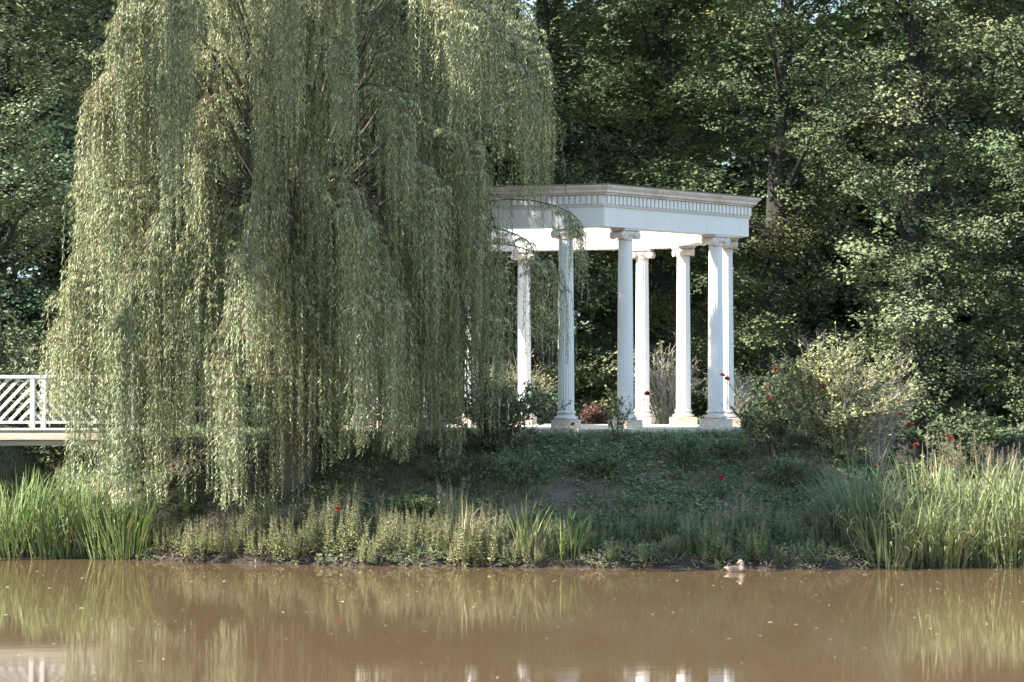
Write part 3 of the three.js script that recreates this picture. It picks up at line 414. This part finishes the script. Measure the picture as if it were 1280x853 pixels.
for (let i = 0; i < 38; i++) { const px = 688 + i * 9.6 + rr(-8, 8); herb(herbS, Math.floor(R() * 5), px, shore(at(px, 48.5)) + 0.16 + Math.pow(R(), 1.2) * 1.7, rr(0.55, 1.05) + (px > 850 && px < 960 ? 0.25 : 0), 'green herb clump in the shade along the muddy edge', 'shaded herbs along the edge'); }

// ------------------------------------------------------------------ ground cover on the bank
{
  R = rng(810); const tuft = (seed, cols, n, h, w) => { R = rng(seed); const b = new MB(); for (let k = 0; k < n; k++) b.blade(V3(gauss() * 0.05, -0.02, gauss() * 0.05), rr(0, 6.28), h * rr(0.5, 1.2), w, rr(0.1, 0.7), rr(0.2, 1.2), vary(pick(cols), 0.25), 3); return b.geo(); };
  const ivy = (seed) => { R = rng(seed); const b = new MB(); for (let k = 0; k < 16; k++) { const a = rr(0, 6.28), q = Math.sqrt(R()) * 0.17; b.leaf(V3(Math.cos(a) * q, rr(0.0, 0.07), Math.sin(a) * q), V3(Math.cos(a), rr(-0.2, 0.5), Math.sin(a)).normalize(), V3(gauss() * 0.5, 1, gauss() * 0.5).normalize(), rr(0.05, 0.1), 0.05, vary(pick([[0.10, 0.14, 0.055], [0.13, 0.17, 0.07], [0.17, 0.18, 0.085]]), 0.3)); } return b.geo(); };
  const lit = (seed) => { R = rng(seed); const b = new MB(); for (let k = 0; k < 9; k++) { b.leaf(V3(gauss() * 0.14, rr(0.005, 0.03), gauss() * 0.14), V3(gauss(), gauss() * 0.2, gauss()).normalize(), V3(gauss() * 0.4, 1, gauss() * 0.4).normalize(), rr(0.03, 0.07), rr(0.015, 0.03), vary([0.26, 0.20, 0.12], 0.3)); } return b.geo(); };
  const kinds = [['bank_grass', tuft(811, [[0.11, 0.145, 0.055], [0.16, 0.17, 0.075], [0.22, 0.20, 0.10]], 9, 0.18, 0.01), 9000, 'short grass growing over the sloping bank', 'grass', M.blade], ['creeping_plants', ivy(812), 4800, 'low creeping leafy plants covering the bank', 'ground cover', M.leaf], ['leaf_litter', lit(813), 6000, 'dry fallen leaves scattered over the bank', 'leaf litter', M.dry]];
  kinds.forEach(([name, g, n, label, cat, mat], ki) => { R = rng(820 + ki); const sp = []; let guard = 0;
    while (sp.length < n && guard++ < n * 6) { const x = rr(-15, 11.5), d = rr(48, x < -8 ? 64 : 60), s = shore(x); if (d < s + 0.08 || hgt(x, d) < 0.05) continue; const ang = (x - PC.x), dd = d + PC.z; if (Math.hypot(ang, dd) < 4.9) continue; const patch = fbm(x * 1.1 + ki * 30, d * 1.1, 3); if (R() > sstep(0.36, 0.6, patch) + 0.12) continue; if (d > 54 && x > -8 && R() < 0.5) continue; sp.push([x, d]); }
    const im = new THREE.InstancedMesh(g, mat, sp.length), m = new THREE.Matrix4(), q = new THREE.Quaternion(), e = new THREE.Euler(), c = new THREE.Color(); sp.forEach(([x, d], i) => { e.set(gauss() * 0.2 + 0.2, rr(0, 6.28), gauss() * 0.2); q.setFromEuler(e); const k = rr(0.6, 1.5); m.compose(V3(x, hgt(x, d), -d), q, V3(k, k, k)); im.setMatrixAt(i, m); const t = rr(0.7, 1.25); c.setRGB(t, t, t); im.setColorAt(i, c); });
    im.name = numbered(name); im.castShadow = im.receiveShadow = true; scene.add(im); tag(im, label, cat, null, 'stuff'); });
  // dry stalks and roots hanging over the muddy lip
  R = rng(830); const b = new MB(); for (let k = 0; k < 900; k++) { const x = rr(-10.7, 11), s = shore(x) + rr(-0.06, 0.35), y = Math.max(0.0, hgt(x, s)) + rr(0.0, 0.03), az = rr(0, 6.28); const long = R() < 0.3; b.blade(V3(x, y + 0.015, -s), az, rr(0.15, long ? 0.75 : 0.4), rr(0.01, 0.024), rr(0.6, 1.45), rr(0.1, 1.3), vary(pick([[0.40, 0.33, 0.22], [0.30, 0.23, 0.14], [0.18, 0.14, 0.09]]), 0.25), 4); }
  tag(mesh('dry_stalks', b.geo(), M.dry), 'dry straw and dead stalks along the muddy waterline', 'straw', null, 'stuff');
  const st = new MB(); R = rng(831); for (let k = 0; k < 800; k++) { const x = rr(-10.5, 10), s = shore(x) + rr(-0.05, 0.3), r = rr(0.015, 0.08), y = hgt(x, s); const o = V3(x, y, -s); const q = []; for (let j = 0; j < 6; j++) { const a = j / 6 * 6.28; q.push(st.v(o.x + Math.cos(a) * r * rr(0.7, 1.2), o.y - 0.03, o.z + Math.sin(a) * r * rr(0.7, 1.2), vary([0.045, 0.034, 0.026], 0.3))); } const tp = st.v(o.x + gauss() * 0.02, o.y + r * rr(0.4, 0.9), o.z, vary([0.06, 0.047, 0.037], 0.35)); for (let j = 0; j < 6; j++) st.t(q[j], q[(j + 1) % 6], tp); }
  tag(mesh('mud_lumps', st.geo(), M.bark), 'dark clods of mud along the edge of the pond', 'mud', null, 'stuff');
  const fl = new MB(); R = rng(832); for (let k = 0; k < 210; k++) { const d = 27 + Math.pow(R(), 0.5) * 21, x = rr(-0.21, 0.21) * d; if (d > shore(x) - 0.15) continue; const a = rr(0, 6.28), n = V3(gauss() * 0.12, 1, gauss() * 0.12).normalize(), l = rr(0.03, 0.1); fl.leaf(V3(x, 0.006 + R() * 0.004, -d), V3(Math.cos(a), 0.02, Math.sin(a)).normalize(), n, l, l * 0.5, vary(pick([[0.45, 0.36, 0.2], [0.38, 0.25, 0.12], [0.5, 0.46, 0.36]]), 0.2), -0.1); }
  tag(mesh('floating_leaves', fl.geo(), M.dry), 'small pale leaves floating on the brown water', 'leaves', null, 'stuff');
}

// ------------------------------------------------------------------ shrubs and roses
const RED = 0xa41f2c, ORA = 0xd2603c, PNK = 0xa85560;
const OLIVE = [[0.22, 0.235, 0.095], [0.28, 0.28, 0.13], [0.18, 0.205, 0.085]], TWIG = [0.34, 0.27, 0.23];
{
  const a = shrub('rose_bush', 'leafy rose bush with red and orange blooms beside the end column', null, on(968, 52.4), { w: 2.1, h: 1.75, stems: 18, side: 16, leaves: 14, len: 0.075, cols: [[0.13, 0.17, 0.07], [0.17, 0.19, 0.08], [0.10, 0.14, 0.06]], cat: 'rose bush', r: 0.016 }, 850);
  R = rng(851); for (const [px, py, c] of [[903, 470, RED], [909, 474, RED], [969, 462, ORA], [962, 500, ORA], [986, 511, RED], [958, 487, ORA]]) roses(a, px, py, 52.2, c, 1.05);
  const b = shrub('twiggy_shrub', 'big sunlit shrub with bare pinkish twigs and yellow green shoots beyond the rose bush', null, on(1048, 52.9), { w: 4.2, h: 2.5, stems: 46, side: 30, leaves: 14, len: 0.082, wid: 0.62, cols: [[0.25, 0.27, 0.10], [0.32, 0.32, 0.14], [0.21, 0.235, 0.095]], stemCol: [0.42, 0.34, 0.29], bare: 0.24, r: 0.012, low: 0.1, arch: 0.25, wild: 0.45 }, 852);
  shrub('bare_shrub', 'leafless pinkish grey twigs standing out beside the big sunlit shrub', null, on(1098, 53.2), { w: 1.7, h: 2.1, stems: 16, side: 12, leaves: 3, len: 0.06, cols: OLIVE, stemCol: [0.46, 0.38, 0.35], bare: 0.95, r: 0.013 }, 866);
  R = rng(853); for (const [px, py, c, s] of [[1027, 478, ORA, 1], [1028, 490, ORA, 0.9], [1005, 482, PNK, 0.8], [1126, 519, ORA, 1.1], [1137, 532, RED, 1.2], [1099, 581, RED, 1]]) roses(b, px, py, 52.2, c, s);
  const c = shrub('rose_bush', 'low sprawling rose bush with red blooms behind the reed bed', null, on(1160, 52.6), { w: 2.6, h: 1.5, stems: 24, side: 16, leaves: 13, len: 0.07, cols: OLIVE, cat: 'rose bush' }, 854);
  R = rng(855); for (const [px, py, k] of [[1188, 548, RED], [1183, 580, RED], [1166, 582, PNK], [1145, 557, ORA]]) roses(c, px, py, 52.3, k, 1.1);
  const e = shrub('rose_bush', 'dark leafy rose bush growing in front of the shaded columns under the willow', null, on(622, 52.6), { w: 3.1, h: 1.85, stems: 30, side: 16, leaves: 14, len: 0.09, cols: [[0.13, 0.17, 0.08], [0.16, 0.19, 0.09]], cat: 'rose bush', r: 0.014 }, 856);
  R = rng(857); for (const [px, py, k] of [[716, 531, PNK]]) roses(e, px, py, 52.9, k, 0.8);
  const g = shrub('rose_bush', 'small rose shoot with one red bloom before the middle column', null, on(772, 53.2), { w: 0.7, h: 1.0, stems: 6, side: 8, leaves: 11, len: 0.07, cols: SHADE_GREENS, cat: 'rose bush' }, 858);
  R = rng(859); roses(g, 809, 493, 53.1, RED, 1.15);
  const i = shrub('rose_bush', 'rose bush with an orange bloom half hidden by willow strands', null, on(415, 53.4), { w: 1.3, h: 1.1, stems: 12, side: 9, leaves: 11, len: 0.07, cols: OLIVE, cat: 'rose bush' }, 860);
  R = rng(861); roses(i, 408, 500, 53, ORA, 1.3); roses(i, 403, 484, 53.1, ORA, 0.8);
  const j = shrub('poppy_plant', 'slim plant with one scarlet flower among the pale herbs', null, on(424, 49.6), { w: 0.4, h: 0.75, stems: 5, side: 5, leaves: 6, len: 0.06, cols: PALE, cat: 'flower', r: 0.006 }, 862);
  R = rng(863); roses(j, 423, 636, 49.6, 0xc8201c, 0.9);
  const k = shrub('low_rose', 'low plant with a red flower on the shaded bank', null, on(900, 50.8), { w: 0.5, h: 0.4, stems: 6, side: 5, leaves: 8, len: 0.055, cols: SHADE_GREENS, cat: 'flower', r: 0.006 }, 864);
  R = rng(865); roses(k, 901, 598, 50.8, RED, 1.0);
  [[752, 51.6, 1.5, 0.75], [860, 51.9, 1.3, 0.85], [915, 52.3, 1.2, 0.6], [640, 51.4, 1.9, 0.85], [560, 51.6, 1.6, 0.8], [985, 51.3, 1.2, 0.7], [520, 50.6, 1.2, 0.5]].forEach(([px, d, w, h], n) => shrub('bank_shrub', 'low feathery green shrub on the shaded bank below the pavilion', 'low shrubs on the shaded bank', on(px, d, -0.05), { w, h, stems: 26, side: 11, leaves: 12, len: 0.06, wid: 0.4, cols: SHADE_GREENS, r: 0.007 }, 870 + n));
  // garden shrubs beyond the pavilion
  shrub('garden_shrub', 'yellow green shrub between the pavilion columns beside the reddish bush', null, on(783, 64.8), { w: 1.6, h: 1.3, stems: 22, side: 10, leaves: 12, len: 0.09, cols: OLIVE }, 880);
  shrub('reddish_bush', 'small reddish brown bush seen between the pavilion columns', null, on(742, 65), { w: 1.1, h: 0.75, stems: 24, side: 10, leaves: 10, len: 0.07, cols: [[0.16, 0.075, 0.065], [0.19, 0.10, 0.085]], cat: 'bush' }, 881);
  shrub('dry_shrub', 'pale bare twiggy shrub seen between the rear columns', null, on(830, 65.6), { w: 2.0, h: 2.4, stems: 30, side: 11, leaves: 9, len: 0.08, cols: OLIVE, stemCol: [0.55, 0.47, 0.38], bare: 0.6, r: 0.014 }, 882);
  shrub('dry_shrub', 'pale bare twiggy shrub showing beyond the end column', null, on(918, 64.5), { w: 1.9, h: 1.7, stems: 26, side: 11, leaves: 6, len: 0.07, cols: OLIVE, stemCol: [0.55, 0.48, 0.41], bare: 0.75, r: 0.014 }, 883);
  shrub('garden_shrub', 'pale yellow tuft-like shrub at the foot of the end column', null, on(937, 55.6), { w: 0.6, h: 0.5, stems: 16, side: 8, leaves: 9, len: 0.06, cols: [[0.26, 0.24, 0.10]] }, 884);
  shrub('garden_shrub', 'sunlit olive shrub behind the willow spray, left of the slender column', null, on(640, 65.3), { w: 3.0, h: 2.1, stems: 34, side: 11, leaves: 11, len: 0.09, cols: OLIVE, stemCol: TWIG, bare: 0.25 }, 885);
  shrub('garden_shrub', 'sunlit olive shrub beyond the pavilion, seen through willow strands', null, on(530, 65.5), { w: 3.0, h: 1.6, stems: 30, side: 11, leaves: 11, len: 0.09, cols: OLIVE, stemCol: TWIG, bare: 0.15 }, 886);
  [[20, 61.5, 3.2, 2.4], [75, 61, 2.6, 2.2], [-25, 62.5, 3.4, 3.0]].forEach(([px, d, w, h], n) => shrub('bank_bush', 'leafy bush on the far bank behind the footbridge', 'bushes behind the footbridge', on(px, d), { w, h, stems: 26, side: 12, leaves: 12, len: 0.12, wid: 0.6, cols: GREENS.pale, cat: 'bush' }, 890 + n));
}

// ------------------------------------------------------------------ duck on the water
{
  const N = 56, S = 0.34, mc = new MarchingCubes(N, new THREE.MeshStandardMaterial(), false, false, 60000); mc.isolation = 0;
  // points (x, y, z, radius) joined as tapered capsules; x towards the breast
  const cap = (p, a, b) => { const ba = [b[0] - a[0], b[1] - a[1], b[2] - a[2]], pa = [p[0] - a[0], p[1] - a[1], p[2] - a[2]], h = clamp((pa[0] * ba[0] + pa[1] * ba[1] + pa[2] * ba[2]) / (ba[0] ** 2 + ba[1] ** 2 + ba[2] ** 2)); return Math.hypot(pa[0] - ba[0] * h, pa[1] - ba[1] * h, pa[2] - ba[2] * h) - lerp(a[3], b[3], h); };
  const bones = [[[-0.10, 0.03, 0, 0.075], [0.07, 0.035, 0, 0.085]], [[-0.10, 0.04, 0, 0.06], [-0.235, 0.075, 0, 0.018]], [[0.09, 0.06, 0, 0.06], [0.085, 0.15, 0.01, 0.036]], [[0.085, 0.15, 0.01, 0.036], [0.065, 0.185, 0.015, 0.04]], [[0.045, 0.18, 0.03, 0.022], [-0.005, 0.163, 0.06, 0.012]]];
  const smin = (a, b, k) => { const h = clamp(0.5 + 0.5 * (b - a) / k); return lerp(b, a, h) - k * h * (1 - h); };
  for (let k = 0; k < N; k++) for (let j = 0; j < N; j++) for (let i = 0; i < N; i++) { const p = [(i - N / 2) / (N / 2) * S, (j - N / 2) / (N / 2) * S + 0.06, (k - N / 2) / (N / 2) * S]; let d = 9; bones.forEach(([a, b], q) => { const e = q === 0 ? cap([p[0], p[1] * 1.1, p[2] * 0.95], a, b) : cap(p, a, b); d = smin(d, e, q === 4 ? 0.012 : 0.035); }); mc.field[i + j * N + k * N * N] = -d; }
  mc.update(); const pos = [], nor = [], col = []; R = rng(99);
  for (let k = 0; k < mc.count; k++) { const x = mc.positionArray[k * 3] * S, y = mc.positionArray[k * 3 + 1] * S + 0.06, z = mc.positionArray[k * 3 + 2] * S; pos.push(x, y, z); nor.push(mc.normalArray[k * 3], mc.normalArray[k * 3 + 1], mc.normalArray[k * 3 + 2]);
    let c = [0.16, 0.10, 0.07]; if (x > 0.06 && y < 0.12) c = [0.28, 0.20, 0.15]; if (y > 0.125 && x > 0.02) c = [0.38, 0.33, 0.28]; if (x < 0.02 && x > -0.16 && Math.abs(z) > 0.035 && y > 0.03) c = [0.045, 0.035, 0.03]; if (x < -0.17) c = [0.26, 0.2, 0.16]; if (y > 0.14 && (x < 0.035)) c = [0.45, 0.22, 0.12]; if (y < 0.02) c = [0.18, 0.12, 0.09]; const m = 0.85 + 0.3 * hash(x * 90, y * 90 + z * 50); col.push(c[0] * m, c[1] * m, c[2] * m); }
  const g = new THREE.BufferGeometry(); g.setAttribute('position', new THREE.Float32BufferAttribute(pos, 3)); g.setAttribute('normal', new THREE.Float32BufferAttribute(nor, 3)); g.setAttribute('color', new THREE.Float32BufferAttribute(col, 3));
  const dk = thing('duck', 'pale headed duck floating at the dark muddy edge', 'duck', V3(at(921, 47.3), 0.005, -47.3)); dk.scale.setScalar(1.02); mesh('body', g, std({ vertexColors: true, roughness: 0.8 }), dk);
  for (const s of [-1, 1]) { const e = mesh('eye', new THREE.SphereGeometry(0.0085, 10, 8), std({ color: 0x0a0806, roughness: 0.2 }), dk); e.position.set(0.052 + (s < 0 ? 0.0 : 0.012), 0.196, 0.018 + s * 0.037); }
  // drowned twigs beside it
  R = rng(101); [[838, 47.6], [852, 47.7], [905, 47.5], [958, 47.7], [880, 47.75]].forEach(([px, d], i) => { const b = new MB(), p = V3(at(px, d), 0, -d), e = V3(gauss() * 0.35, rr(0.06, 0.2), gauss() * 0.1), c = curve([V3(-e.x * 0.6, -0.06, 0.05), V3(0, rr(0.03, 0.08), 0), e], 6); b.tube(c, 0.012, 0.005, [0.13, 0.10, 0.08], 5); const f = c[3]; b.tube([f, f.clone().add(V3(gauss() * 0.12, 0.08, 0.03))], 0.006, 0.003, [0.13, 0.10, 0.08], 4); const t = tag(mesh('drowned_twig', b.geo(true), M.bark), 'thin grey twig sticking out of the water at the muddy edge', 'twig', 'twigs in the water'); t.position.copy(p); });
}

renderer.render(scene, camera);
